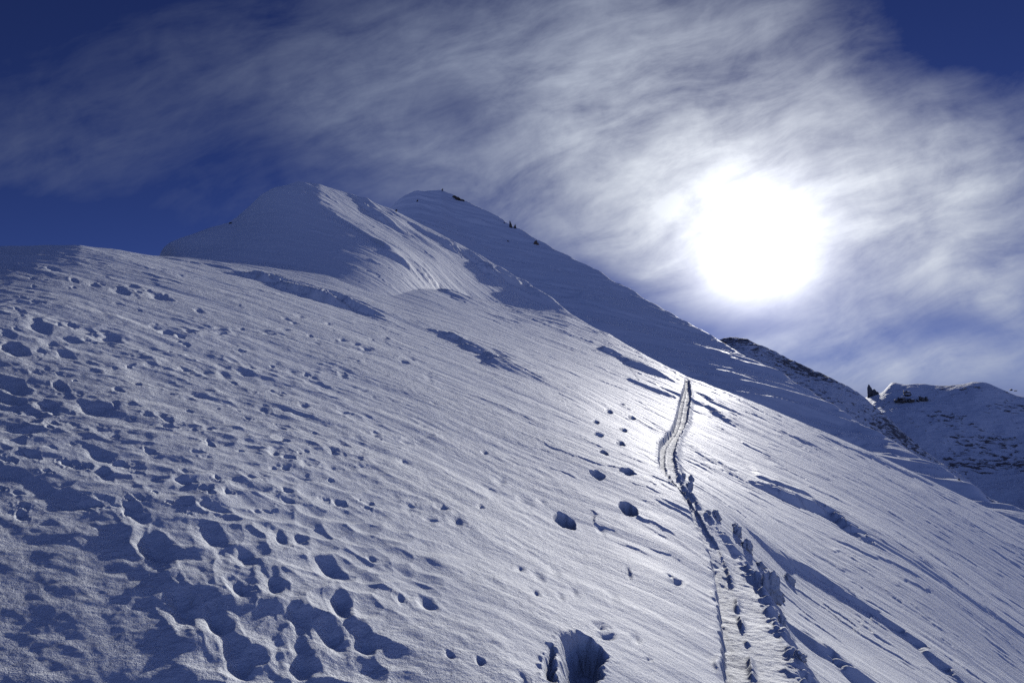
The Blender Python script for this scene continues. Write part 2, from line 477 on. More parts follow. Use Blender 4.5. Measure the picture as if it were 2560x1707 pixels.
# ------------------------------------------------------------------ near slope and the first peak
def rows_for(segs):
    out = [np.array([math.log(segs[0][0])])]
    for a, b, n in segs:
        out.append(np.linspace(math.log(a), math.log(b), n + 1)[1:])
    return np.exp(np.concatenate(out))
R = rows_for([(0.02, 0.3, 4), (0.3, 2.0, 46), (2.0, 5.0, 430), (5.0, 15.0, 400), (15.0, 60.0, 360), (60.0, 140.0, 230), (140, 420, 20)])
TH = np.concatenate([np.linspace(-0.72, 0.72, 1400), np.linspace(0.72, 2 * PI - 0.72, 74)[1:-1]])
nr, nc = len(R), len(TH)
TT = np.where(TH > PI, TH - 2 * PI, TH)
th = np.broadcast_to(TT[None], (nr, nc)).copy(); rr = np.broadcast_to(R[:, None], (nr, nc)).copy()
X = rr * np.sin(th); Y = rr * np.cos(th)
Eb = near.e(th, rr)
Z = Eb * rr + EYE
DZ = np.zeros_like(Z)
row_sp = np.gradient(R)[:, None]

WC, WS = 0.94, -0.34               # the way the slope falls and the wind blows
AL = X * WC + Y * WS
AC = Y * WC - X * WS

def lod(lam):
    """an undulation fades out where the grid is too coarse to carry it"""
    return sstep(1.6, 3.2, lam / row_sp)

right = sstep(0.0, 0.30, th)                    # open wind-scoured slope
nearl = (1 - sstep(8.0, 14.0, rr)) * (1 - sstep(-0.20, 0.0, th + 0.08 * perlin(X / 1.5, Y / 1.5, 66)))   # hollows at the left foreground
wx = fbm(AL / 3.0, AC / 2.0, 2, 50); wy = fbm(AL / 3.0 + 40, AC / 2.0, 2, 55)

# broad swells and drifts
DZ += 0.035 * fbm(AL / 9.0, AC / 3.2, 3, 1) * sstep(2, 8, rr)
DZ += 0.16 * fbm(AL / 40.0, AC / 13.0, 3, 5) * sstep(30, 70, rr)
DZ += 0.016 * fbm(AL / 3.0 + wx, AC / 0.95 + wy, 3, 9) * lod(0.9)
# sastrugi with steep windward lips
def sastrugi(L, C, amp, seed, sharp=1.6):
    n = perlin(AL / L + 0.5 * wx, AC / C + 0.7 * wy, seed)
    g = perlin(AL / (L * 5), AC / (C * 5), seed + 1)
    v = 1 - np.abs(n) * 1.5
    return amp * np.sign(v) * np.abs(v) ** sharp * sstep(-0.35, 0.45, g) * lod(C)
DZ += sastrugi(1.6, 0.42, 0.011, 20) * (0.12 + 0.88 * right)
DZ += sastrugi(3.2, 0.85, 0.030, 23) * sstep(6, 20, rr) * (0.25 + 0.75 * right)
DZ += sastrugi(9.0, 2.2, 0.06, 26) * sstep(20, 50, rr)
DZ += sastrugi(3.5, 1.05, 0.045, 120, 1.3) * sstep(25, 60, rr)
DZ += sastrugi(0.6, 0.17, 0.006, 29) * (0.1 + 0.9 * right)
# broken wind lips: a short steep face towards us, a long tail behind, in scattered strips
def lips(lam, length, amp, seed):
    ph = AC / lam + 1.4 * perlin(AL / (length * 1.8), AC / (lam * 2.2), seed) + 0.35 * perlin(AL / (length * 0.35), AC / lam, seed + 1) + 0.12 * perlin(AL / (length * 0.1), AC / (lam * 0.3), seed + 2)
    c = np.floor(ph); f = ph - c
    on_ = sstep(0.02, 0.42, perlin(AL / length + c * 5.37, c * 0.77 + AC * 0.02, seed + 3))
    return amp * sstep(0.0, 0.10, f) * (1 - f) ** 1.6 * on_
DZ += lips(0.55, 0.8, 0.026, 150) * sstep(5, 9, rr) * (1 - sstep(24, 34, rr)) * (0.25 + 0.75 * sstep(-0.05, 0.25, th))
DZ += lips(1.3, 1.8, 0.045, 155) * sstep(14, 22, rr) * (0.45 + 0.55 * sstep(-0.2, 0.2, th))
DZ += lips(2.6, 3.4, 0.09, 160) * sstep(38, 60, rr)
# small crust ripples everywhere
DZ += (0.0055 * fbm(AL / 0.30, AC / 0.13, 3, 33) * right + 0.012 * fbm(AL / 0.40, AC / 0.24, 4, 34) * (1 - right)) * lod(0.13)
DZ += (0.010 * fbm(AL / 0.75 + wx, AC / 0.34 + wy, 3, 37) * right + 0.023 * fbm(AL / 1.0 + wx, AC / 0.55 + wy, 4, 38) * (1 - right)) * lod(0.34)
# soft hollows and rims in the left foreground
mk = np.where((rr < 16) & (np.abs(th) < 0.75))
xa, ya = X[mk], Y[mk]
qx = xa / 0.20 + 0.5 * perlin(xa / 0.4, ya / 0.4, 60); qy = ya / 0.20 + 0.5 * perlin(xa / 0.4 + 9, ya / 0.4, 61)
f1, f2 = worley(qx, qy, 3)
bowl = np.minimum(f1, 0.75) ** 2
gate = sstep(-0.35, 0.35, perlin(xa / 0.9, ya / 0.8, 63))
field = sstep(-0.50, -0.42, th[mk]) * (1 - sstep(-0.20, -0.08, th[mk])) * (1 - sstep(5.5, 7.5, rr[mk]))
q = np.zeros_like(Z); q[mk] = bowl * np.maximum(gate * 0.8, field * 0.95)
DZ += 0.036 * q * nearl * (1 - 0.7 * (1 - sstep(-0.52, -0.42, th)) * (1 - sstep(4.5, 6.0, rr)))
f1, f2 = worley(qx * 0.8 + 30, qy * 0.8, 5)
gate = sstep(0.0, 0.5, perlin(xa / 1.3 + 5, ya / 1.1, 65))
q = np.zeros_like(Z); q[mk] = np.minimum(f1, 0.7) ** 2 * gate
DZ += 0.035 * q * (1 - sstep(-0.30, 0.10, th)) * sstep(3.5, 6, rr)

# wind drifts: a steep face towards us, a long tail behind
def seg_dist(xa, ya, P):
    best = np.full(xa.shape, 1e9); sgn = np.zeros(xa.shape); fr = np.zeros(xa.shape)
    L = np.r_[0, np.cumsum(np.hypot(*np.diff(P, axis=0).T))]
    for i in range(len(P) - 1):
        a = P[i]; b = P[i + 1]; d = b - a; ll = d @ d
        t = np.clip(((xa - a[0]) * d[0] + (ya - a[1]) * d[1]) / ll, 0, 1)
        ex = xa - a[0] - t * d[0]; ey = ya - a[1] - t * d[1]
        dist = np.hypot(ex, ey); n = dist < best
        best = np.where(n, dist, best)
        sgn = np.where(n, np.sign(-d[1] * ex + d[0] * ey), sgn)
        fr = np.where(n, (L[i] + t * math.sqrt(ll)) / L[-1], fr)
    return best * sgn, fr, L[-1]
def drift(px, Hh, w1, w2, t0=0.15, t1=0.25, rag=0.6, dig=0.0):
    hits = [near.hit(*p) for p in px]
    P = np.array([h[0] for h in hits])
    for _ in range(3):   # round the corners
        P = np.concatenate([P[:1], np.stack([0.75 * P[:-1] + 0.25 * P[1:], 0.25 * P[:-1] + 0.75 * P[1:]], 1).reshape(-1, 2), P[-1:]])
    rs = [h[1] for h in hits]
    i0, i1 = np.searchsorted(R, [max(min(rs) - w2 * 4, 0.5), max(rs) + w2 * 4])
    lo = min(h[2] for h in hits) - 4 * w2 / min(rs); hi = max(h[2] for h in hits) + 4 * w2 / min(rs)
    cols = np.where((TT > lo) & (TT < hi))[0]
    if len(cols) == 0: return
    sl = (slice(i0, i1), slice(cols[0], cols[-1] + 1))
    xa, ya = X[sl], Y[sl]
    d, f, Ltot = seg_dist(xa, ya, P)
    d = d + rag * (perlin(AL[sl] / 2.2, AC[sl] / 0.30, 72) * 0.5 + perlin(AL[sl] / 1.0, AC[sl] / 0.14, 73) * 0.35 + perlin(AL[sl] / 5.0, AC[sl] / 0.8, 75) * 0.4) * min(1.0, w1 * 1.8)
    Hh = Hh * (0.75 + 0.5 * perlin(AL[sl] / 3.0, AC[sl] / 3.0, 74))
    d = d + rag * w1 * (perlin(AL[sl] / (w1 * 2.2), AC[sl] / (w1 * 1.2), 70) + 0.5 * perlin(AL[sl] / (w1 * 0.8), AC[sl] / (w1 * 0.5), 71))
    taper = sstep(0, t0, f) * (1 - sstep(1 - t1, 1, f))
    # nothing past the ends of the line
    up = np.where(d < 0, sstep(-w1, 0, d), np.exp(-d / w2))
    dn = np.where(d < 0, np.exp(-((d + w1 * 0.8) / (w1 * 0.9)) ** 2), 0)
    DZ[sl] += taper * (Hh * up - dig * dn)
drift([(1905, 1371), (1985, 1413), (2043, 1444), (2138, 1505), (2215, 1555), (2291, 1608), (2349, 1658), (2410, 1712), (2520, 1800)], 0.17, 0.22, 1.6)
drift([(1850, 1203), (1874, 1214), (1905, 1220), (1943, 1233), (1989, 1257), (2043, 1273), (2100, 1297), (2138, 1330), (2196, 1371), (2240, 1400)], 0.27, 0.45, 2.6, dig=0.12, t0=0.35)
drift([(1880, 1190), (1960, 1225), (2040, 1256)], 0.16, 0.4, 2.2)
drift([(1725, 1004), (1755, 1010), (1785, 1026), (1815, 1052), (1840, 1070)], 0.24, 0.6, 2.5, t0=0.05)
drift([(1738, 983), (1770, 996), (1808, 1022)], 0.2, 0.6, 2.5)
drift([(1560, 945), (1600, 964), (1640, 977), (1689, 996)], 0.22, 0.6, 2.5, t1=0.05)
drift([(600, 678), (640, 692), (677, 704), (733, 720), (794, 743), (864, 763), (935, 788), (990, 818)], 0.42, 0.8, 3.2, rag=0.9, dig=0.12, t0=0.3, t1=0.35)
drift([(440, 650), (520, 662), (610, 680)], 0.14, 0.5, 2.0)
drift([(1084, 828), (1145, 852), (1215, 884), (1267, 917), (1300, 945)], 0.26, 0.8, 3.0, rag=1.1)
drift([(1070, 598), (1100, 612), (1141, 629), (1180, 650), (1203, 660), (1222, 679), (1235, 700), (1250, 720)], 0.9, 2.0, 7.0, rag=0.8)
drift([(1228, 690), (1250, 702), (1275, 708), (1313, 717), (1333, 727), (1345, 742), (1355, 760)], 0.7, 1.7, 6.0, rag=0.8)
drift([(900, 495), (930, 520), (945, 545), (990, 570), (1010, 590)], 0.9, 2.0, 7.0, rag=0.5)
drift([(930, 616), (1000, 652), (1060, 690), (1110, 722), (1165, 760)], 0.6, 1.8, 9.0, rag=0.5)
drift([(2050, 1636), (2081, 1647), (2119, 1682), (2150, 1712)], 0.14, 0.2, 0.8)
drift([(2026, 1080), (2110, 1115), (2209, 1160), (2321, 1206), (2400, 1250)], 0.25, 0.9, 4.0, rag=1.2)
drift([(1940, 1075), (2010, 1105), (2090, 1140)], 0.16, 0.7, 3.0, rag=1.2)
drift([(1500, 870), (1560, 900), (1620, 935)], 0.5, 1.0, 4.0)

# holes stamped by feet, and dents, each an oval of its own
def dent(px, py, w, h, depth, wall=0.55, rim=0.15, seed=0, warp=0.22):
    sk = 0.28 * h
    a = near.hit(px - w / 2, py - sk)[0]; b = near.hit(px + w / 2, py + sk)[0]
    c = near.hit(px, py + h / 2)[0]; d = near.hit(px, py - h / 2)[0]
    ctr = near.hit(px, py)[0]
    ax = (b - a) / 2; bx = (d - c) / 2
    na = np.linalg.norm(ax); nb = np.linalg.norm(bx)
    if nb > 2.4 * na: bx = bx * (2.4 * na / nb)
    M = np.linalg.inv(np.array([[ax[0], bx[0]], [ax[1], bx[1]]]))
    ext = max(na, np.linalg.norm(bx)) * 2.0
    r0 = np.hypot(*ctr); t0 = math.atan2(ctr[0], ctr[1])
    i0, i1 = np.searchsorted(R, [max(r0 - ext, 0.4), r0 + ext])
    cols = np.where(np.abs(TT - t0) < ext / r0)[0]
    if len(cols) == 0 or i1 <= i0: return
    sl = (slice(i0, i1), slice(cols[0], cols[-1] + 1))
    ex = X[sl] - ctr[0]; ey = Y[sl] - ctr[1]
    u = M[0, 0] * ex + M[0, 1] * ey; v = M[1, 0] * ex + M[1, 1] * ey
    q = np.sqrt(u * u + v * v) * (1 + warp * perlin(u * 1.1 + seed * 3.7, v * 1.1 + seed, 80) + 0.25 * warp * perlin(u * 2.6 + seed, v * 2.6, 81))
    DZ[sl] -= depth * (1 - sstep(wall, 1.0, q))
    DZ[sl] += rim * depth * np.exp(-((q - 1.12) / 0.16) ** 2) * sstep(0.7, 1.0, q)
HOLES = [(1410, 1300, 62, 44, 0.26), (1568, 1270, 54, 40, 0.26), (1493, 1187, 40, 28, 0.26), (1567, 1180, 42, 22, 0.24), (1510, 1133, 27, 15, 0.26),
         (1552, 1110, 26, 12, 0.22), (1497, 1087, 27, 15, 0.26), (1557, 1076, 22, 12, 0.22), (1523, 1031, 19, 11, 0.26), (1580, 1047, 20, 10, 0.22), (1490, 1055, 18, 9, 0.2),
         (1556, 1012, 14, 8, 0.2)]
for i, hh in enumerate(HOLES):
    dent(hh[0], hh[1], hh[2], hh[3], hh[4] * 0.8, wall=0.45, rim=0.0, seed=i, warp=0.34)

def broken_pit(poly, depth, wall, seed):
    """a hole broken through the crust, its rim told corner by corner"""
    P = np.array([near.hit(*p)[0] for p in poly]); P = np.concatenate([P, P[:1]])
    c = P.mean(0); r0 = np.hypot(*c); t0 = math.atan2(c[0], c[1]); ext = 1.3 * max(np.hypot(*(p - c)) for p in P)
    i0, i1 = np.searchsorted(R, [max(r0 - ext, 0.4), r0 + ext])
    cols = np.where(np.abs(TT - t0) < ext / r0)[0]
    sl = (slice(i0, i1), slice(cols[0], cols[-1] + 1))
    xa = X[sl] + 0.018 * perlin(X[sl] / 0.09, Y[sl] / 0.09, seed) + 0.007 * perlin(X[sl] / 0.03, Y[sl] / 0.03, seed + 1)
    ya = Y[sl] + 0.018 * perlin(X[sl] / 0.09 + 7, Y[sl] / 0.09, seed)
    inside = np.zeros(xa.shape, bool)
    for i in range(len(P) - 1):
        (x0, y0), (x1, y1) = P[i], P[i + 1]
        if y0 == y1: continue
        hit_ = ((y0 > ya) != (y1 > ya)) & (xa < (x1 - x0) * (ya - y0) / (y1 - y0) + x0)
        inside ^= hit_
    d = np.abs(seg_dist(xa, ya, P)[0]) * np.where(inside, 1, -1)
    bed = 1 + 0.18 * perlin(X[sl] / 0.16, Y[sl] / 0.16, seed + 2) + 0.08 * perlin(X[sl] / 0.05, Y[sl] / 0.05, seed + 3)
    DZ[sl] -= depth * bed * sstep(0.0, wall, d)
    DZ[sl] += 0.012 * np.exp(-(d / 0.03) ** 2) * np.clip(0.3 + perlin(X[sl] / 0.05, Y[sl] / 0.05, seed + 4), 0, 1) * (d < 0)
broken_pit([(1397, 1586), (1440, 1577), (1470, 1590), (1502, 1616), (1530, 1648), (1508, 1664), (1517, 1690), (1492, 1706), (1476, 1770), (1410, 1775), (1392, 1700)], 0.22, 0.10, 170)
broken_pit([(1393, 1640), (1386, 1617), (1373, 1614), (1362, 1640), (1350, 1662), (1360, 1694), (1380, 1712), (1398, 1712)], 0.10, 0.06, 180)
DENTS = [(26, 662, 34, 9, .10), (70, 663, 40, 8, .10), (130, 672, 34, 9, .10), (25, 672, 36, 10, .08), (185, 700, 26, 14, .08), (235, 712, 40, 16, .10), (300, 728, 50, 16, .12),
         (330, 716, 40, 12, .08), (395, 740, 62, 22, .14), (495, 775, 30, 16, .09), (270, 846, 62, 18, .14), (415, 832, 44, 14, .12), (450, 842, 26, 10, .1), (550, 822, 36, 7, .10), (553, 833, 40, 9, .12),
         (95, 815, 70, 34, .14), (30, 872, 80, 28, .18), (180, 850, 60, 16, .08), (125, 860, 60, 20, .09), (20, 835, 40, 16, .08), (160, 885, 50, 22, .08),
         (715, 797, 26, 14, .12), (750, 790, 26, 8, .1), (735, 807, 20, 7, .1), (670, 834, 36, 6, .1), (710, 824, 36, 6, .08), (855, 850, 24, 9, .12), (915, 872, 34, 14, .16), (890, 860, 24, 8, .1),
         (820, 808, 20, 8, .1), (1010, 905, 22, 10, .12), (560, 940, 40, 24, .05), (510, 930, 40, 20, .05), (30, 970, 80, 34, .15), (150, 968, 40, 22, .10), (235, 1022, 110, 34, .12), (20, 1005, 70, 28, .12),
         (120, 1020, 60, 30, .08), (90, 1040, 60, 20, .05), (245, 1140, 76, 40, .09), (258, 1185, 40, 34, .07), (455, 1205, 40, 26, .08), (330, 1280, 60, 50, .09), (385, 1370, 80, 80, .13), (530, 1345, 80, 70, .13),
         (610, 1390, 60, 36, .10), (700, 1345, 40, 34, .08), (745, 1350, 50, 26, .08), (820, 1420, 66, 44, .12), (600, 1480, 58, 46, .12), (680, 1460, 60, 60, .12), (740, 1540, 60, 60, .10), (455, 1520, 80, 110, .12),
         (540, 1560, 70, 110, .12), (850, 1520, 50, 80, .10), (905, 1600, 60, 60, .08), (830, 1600, 70, 80, .10), (600, 1660, 80, 120, .10), (750, 1650, 70, 110, .11), (690, 1620, 60, 60, .06),
         (930, 1400, 24, 16, .06), (1000, 1500, 26, 22, .06), (1065, 1510, 50, 30, .08), (1200, 1650, 26, 20, .08), (1125, 1635, 30, 22, .05), (1310, 1700, 40, 40, .06), (900, 1140, 40, 18, .05), (1010, 1155, 36, 16, .07),
         (1105, 1270, 30, 12, .10), (1210, 1130, 18, 10, .08), (1250, 1200, 36, 18, .10), (1310, 1250, 40, 24, .10), (1355, 1250, 24, 16, .08), (1140, 1300, 40, 34, .10), (1200, 1265, 20, 12, .08), (1340, 1435, 40, 30, .06),
         (1300, 1420, 24, 16, .06), (1385, 1430, 40, 20, .05), (1500, 1320, 24, 30, .06), (1570, 1430, 20, 30, .08), (1690, 1455, 40, 16, .12), (1675, 1440, 20, 10, .08), (1500, 1565, 40, 20, .10), (1515, 1590, 44, 18, .10),
         (1590, 1600, 30, 36, .06), (1530, 1495, 36, 40, .05), (1435, 1480, 30, 24, .06), (1400, 1490, 26, 16, .05), (1620, 1650, 20, 10, .05), (1340, 1480, 20, 14, .06)]
rnd = random.Random(5)
for i, hh in enumerate(DENTS):
    big = 1.35 if hh[1] > 1100 else 1.2
    dent(hh[0], hh[1], hh[2] * big, hh[3] * big, hh[4] * (0.30 if hh[1] > 1100 else 0.42), wall=-0.1, rim=0.06, seed=100 + i, warp=0.35)
# a looser scatter of small pocks over the left shoulder
for i in range(260):
    px = rnd.uniform(0, 1100); py = rnd.uniform(660, 1300)
    if px > 500 and py < 820: continue
    w = rnd.uniform(14, 44) * (0.5 + (py - 600) / 700)
    dent(px, py, w, w * rnd.uniform(0.28, 0.5), rnd.uniform(0.008, 0.025), wall=0.0, rim=0.1, seed=400 + i, warp=0.6)

# the skinning track: two grooves pressed into the slope
LE = [(1817, 1705), (1806, 1585), (1788, 1436), (1777, 1396), (1756, 1346), (1736, 1311), (1722, 1265), (1694, 1221), (1676, 1210), (1650, 1172), (1646, 1154), (1648, 1121), (1650, 1105),
      (1660, 1096), (1677, 1078), (1684, 1063), (1689, 1045), (1694, 1025), (1698, 1003), (1703, 989), (1711, 965), (1713, 948)]
RE = [(1990, 1705), (1965, 1638), (1946, 1605), (1928, 1570), (1912, 1512), (1894, 1483), (1862, 1416), (1846, 1396), (1830, 1375), (1812, 1350), (1794, 1325), (1782, 1308), (1762, 1285), (1745, 1267),
      (1732, 1246), (1717, 1235), (1707, 1221), (1696, 1197), (1689, 1165), (1686, 1148), (1691, 1116), (1698, 1096), (1712, 1072), (1719, 1054), (1722, 1029), (1725, 1009), (1728, 991), (1726, 976), (1724, 960), (1721, 948)]
def edge_curve(pl):
    hs = [near.hit(*p) for p in pl]
    r = np.array([h[1] for h in hs]); t = np.array([h[2] for h in hs])
    o = np.argsort(r); return r[o], t[o]
rl, tl = edge_curve(LE); r2, t2 = edge_curve(RE)
tL = np.interp(R, rl, tl); tR = np.interp(R, r2, t2)
# carry the track on below the frame, towards where one stands
lo = R < rl[0]; tL[lo] = tl[0] + (R[lo] - rl[0]) * 0.010; tR[lo] = t2[0] + (R[lo] - rl[0]) * 0.005
wid = np.maximum((tR - tL) * R, 0.15)
T_ = (th - tL[:, None]) / np.maximum((tR - tL), 1e-4)[:, None]
TRK_END = rl[-1]
on = (sstep(1.2, 2.2, R) * (1 - sstep(TRK_END * 0.99, TRK_END * 1.04, R)))[:, None]
tm = np.where((T_ > -1.5) & (T_ < 3.2) & (rr < TRK_END * 1.1) & (np.abs(th) < 0.7))
T = T_[tm]; rt = rr[tm]; xt = X[tm]; yt = Y[tm]; lodt = 1.0
nn = perlin(xt / 0.16, yt / 0.16, 90); nb = perlin(xt / 0.35, yt / 0.35, 91); nl = perlin(xt / 0.9, yt / 0.9, 92); nf = perlin(xt / 0.06, yt / 0.06, 93)
Tw = T + 0.05 * nn + 0.05 * nb + 0.07 * sstep(13, 18, rt) * perlin(rt / 0.7, T * 0.3, 96)
depth = 0.03 + 0.07 * sstep(14, 18, rt) + 0.10 * sstep(22, 34, rt)
wt = np.broadcast_to(wid[:, None], Z.shape)[tm]
floor = sstep(-0.05, 0.03, Tw) * (1 - sstep(0.95, 1.06, Tw))
roll = 1 - 0.6 * sstep(8.5, 9.8, rt) * (1 - sstep(13.5, 16, rt))
dzt = (-depth * (0.4 + 0.6 * roll) + (np.clip(T, 0, 1.05) - 0.55) * wt * 0.46 * roll) * floor
# right bank: the spoil carries the bed out, then drops back to the slope
dzt += (0.40 * wt * 0.46 * roll - 0.02) * (1 - sstep(1.0, 1.45, T)) * (T > 0.9) * (1 - floor)
mid = 0.40 + 0.04 * nl
dzt += (0.036 + 0.045 * np.clip(nb + 0.3 * nf, -0.5, 1)) * np.exp(-((T - mid) / 0.050) ** 2) * sstep(-0.3, 0.25, nb + 0.15 + 0.4 * nl)
# cross steps where each stride pressed down
stp = perlin(rt / 0.17, T * 1.2, 95)
dzt += (0.007 * stp + 0.008 * nn + 0.006 * nf) * floor
# lumps of spoil turned out on the downhill side
berm_w = 0.20 + 0.10 * nl
bm = np.exp(-((Tw - 1.16 - 0.08 * nl) / berm_w) ** 2)
lump = np.clip(0.5 + 0.7 * nb + 0.55 * nn + 0.35 * nf + 0.5 * nl, 0.05, 1.7)
strength = 0.60 + 0.25 * nl
dzt += (0.115 + 0.06 * (1 - sstep(11, 15, rt))) * bm * lump * strength * (0.6 + 0.4 * sstep(0, 0.1, bm))
# crumbs along the uphill lip
dzt += 0.035 * np.exp(-((Tw + 0.08) / 0.07) ** 2) * np.clip(nb + 0.2, 0, 1)
q = np.zeros_like(Z); q[tm] = dzt * np.broadcast_to(on, Z.shape)[tm]
# ease the fine relief where the track is pressed flat
fl = np.zeros_like(Z); fl[tm] = floor
DZ = DZ * (1 - 0.75 * fl * on) + q
DZ *= sstep(0.6, 1.5, rr)
Z = Z + DZ

SCOUR = np.clip(0.08 + 0.60 * sstep(-0.02, 0.28, th + 0.10 * perlin(X / 6, Y / 6, 140)) + 0.6 * sstep(25, 60, rr), 0, 1) * (1 - 0.8 * fl * on)
co = np.stack([X, Y, Z], -1).reshape(-1, 3)
Q = grid_quads(nr, nc, wrap=True)
# which faces belong to the track, the slope, the first peak
Tc = T_[:-1, :]
is_track = (Tc > -0.06) & (Tc < 1.45) & (rr[:-1] > 1.3) & (rr[:-1] < TRK_END * 1.02) & (np.abs(th[:-1]) < 0.7)
sp_pts = [near.hit(*p) for p in [(400, 648), (520, 655), (650, 655), (800, 664), (950, 690), (1080, 735), (1200, 760), (1300, 760), (1415, 782)]]
st = np.array([s[2] for s in sp_pts]); sr = np.array([s[1] for s in sp_pts])
rsplit = np.interp(TT, st, sr, left=500, right=500)
rsplit[TT < near.hit(395, 655)[2]] = 500
is_peak = (rr[:-1] > rsplit[None]) & ~is_track
is_slope = ~is_peak & ~is_track
structure(mesh_object('snow_slope', co, Q[is_slope], M_SNOW, {'scoured': SCOUR}), 'wind-scoured snow slope falling away to the right')
structure(mesh_object('path', co, Q[is_track], M_SNOW, {'scoured': SCOUR}), 'narrow trodden ski track running up across the snow slope')
structure(mesh_object('front_peak', co, Q[is_peak], M_SNOW, {'scoured': SCOUR}), 'nearer snow summit with shaded face and sunlit ridge')

# ------------------------------------------------------------------ the farther summit
def patch(land, t0, t1, ncol, segs, relief):
    Rr = rows_for(segs); tt = np.linspace(t0, t1, ncol)
    th = np.broadcast_to(tt[None], (len(Rr), ncol)); r = np.broadcast_to(Rr[:, None], (len(Rr), ncol))
    x = r * np.sin(th); y = r * np.cos(th)
    z = land.e(th, r) * r + EYE
    z = z + relief(x, y, th, r, z)
    return np.stack([x, y, z], -1).reshape(-1, 3), grid_quads(len(Rr), ncol), th, r, x, y

def rear_relief(x, y, th, r, z):
    al = x * WC + y * WS; ac = y * WC - x * WS
    w = fbm(al / 40, ac / 20, 2, 300)
    o = 2.6 * fbm(al / 70 + w, ac / 18 + w, 5, 301) * sstep(60, 140, r)
    o += 0.9 * fbm(x / 22 + w, y / 22 + w, 4, 310) * sstep(-0.3, 0.4, perlin(x / 90, y / 90, 311))
    n = perlin((0.8 * x - 0.6 * y) / 22 + w, (0.6 * x + 0.8 * y) / 5.0 + w, 312); o += 0.16 * (1 - np.abs(n) * 1.6)
    o += 0.05 * fbm(al / 2.4, ac / 0.8, 3, 314)
    return o
co2, q2, *_ = patch(rear, -0.36, 0.75, 1100, [(85, 120, 40), (120, 600, 420), (600, 1200, 20)], rear_relief)
structure(mesh_object('rear_peak', co2, q2.reshape(-1, 4), M_SNOW, {'scoured': np.full(len(co2), 0.6)}), 'farther shaded snow summit with a long ridge down to the right')

# ------------------------------------------------------------------ rocky ridge and far mountain
def set_attr(ob, name, vals):
    a = ob.data.attributes.new(name, 'FLOAT', 'POINT'); a.data.foreach_set('value', vals.astype(np.float32).ravel())

def crag_relief(x, y, th, r, z):
    return 3.2 * fbm(x / 45, y / 45, 5, 400, 0.55) + 2.2 * (0.5 - np.abs(perlin(x / 16, y / 16, 410))) + 0.9 * fbm(x / 5, y / 5, 3, 412)
co3, q3, t3, r3, x3, y3 = patch(crag, 0.20, 0.75, 620, [(350, 480, 40), (480, 900, 330), (900, 1350, 16)], crag_relief)
ob = mesh_object('rocky_ridge', co3, q3.reshape(-1, 4), M_CRAG)
lc, ec = crag.crest(t3); dl = np.log(r3) - lc
set_attr(ob, 'rockiness', np.clip(-0.06 + 0.05 * np.exp(-((dl + 0.02) / 0.05) ** 2) + 0.30 * perlin(x3 / 70, y3 / 70, 420) + 0.14 * (1 - sstep(0.36, 0.46, t3)), -0.6, 0.6))
structure(ob, 'rock-strewn snow ridge behind the right shoulder')

def far_relief(x, y, th, r, z):
    return 6.0 * fbm(x / 110, y / 110, 5, 500, 0.5) + 2.0 * (0.5 - np.abs(perlin(x / 40, y / 40, 510))) + 0.8 * fbm(x / 9, y / 9, 3, 512)
co4, q4, t4, r4, x4, y4 = patch(far, 0.20, 0.80, 520, [(680, 960, 40), (960, 1540, 260), (1540, 1860, 16)], far_relief)
ob = mesh_object('far_mountain', co4, q4.reshape(-1, 4), M_FAR)
rk = np.full(x4.shape, -0.06) + 0.55 * fbm(x4 / 120, y4 / 120, 4, 520)
structure(ob, 'shaded snowy mountain in the distance on the right')
set_attr(ob, 'rockiness', rk)

# ------------------------------------------------------------------ rocks
def tag(o, label, cat, group=None):
    o['label'] = label; o['category'] = cat
    if group: o['group'] = group
    return o

def ground(land, px, py):
    p, r, t = land.hit(px, py)
    z = float(land.e(np.array([t]), np.array([r]))[0] * r + EYE)
    return Vector((p[0], p[1], z)), r

def grid_z(x, y):
    """height of the finished near slope"""
    r = math.hypot(x, y); t = math.atan2(x, y)
    i = min(max(int(np.searchsorted(R, r)) - 1, 0), nr - 2); f = (r - R[i]) / (R[i + 1] - R[i])
    j = min(max(int(np.searchsorted(TT[:1400], t)) - 1, 0), 1398); g = (t - TT[j]) / (TT[j + 1] - TT[j])
    a = Z[i, j] * (1 - g) + Z[i, j + 1] * g; b = Z[i + 1, j] * (1 - g) + Z[i + 1, j + 1] * g
    return float(a * (1 - f) + b * f)

def rock_verts(bm, cx, cz, w, d, h, taper, lean, seed, rough=0.12, sub=3, cuts=11):
    """a broken lump: a ball cut back by random planes, then roughened"""
    rs = random.Random(seed)
    pl = []
    for i in range(cuts):
        v = Vector((rs.gauss(0, 1), rs.gauss(0, 1), rs.gauss(0, 0.8))).normalized(); pl.append((v, rs.uniform(0.55, 0.95)))
    new = bmesh.ops.create_icosphere(bm, subdivisions=sub, radius=1.0)['verts']
    off = Vector((seed * 3.1, seed * 1.7, seed * 0.9))
    for vt in new:
        p = vt.co.normalized(); q = 1.0
        for n, dd in pl:
            c = p.dot(n)
            if c > 0.05: q = min(q, dd / c)
        q *= 1 + rough * (mnoise.noise(p * 2.2 + off) + 0.6 * mnoise.noise(p * 5 + off) + 0.35 * mnoise.noise(p * 11 + off))
        p = p * q
        z01 = p.z * 0.5 + 0.5
        kx = 1 - taper * max(z01, 0)
        vt.co = Vector((cx + p.x * kx * w / 2 + lean * h * z01, p.y * kx * d / 2, cz + (z01) * h))

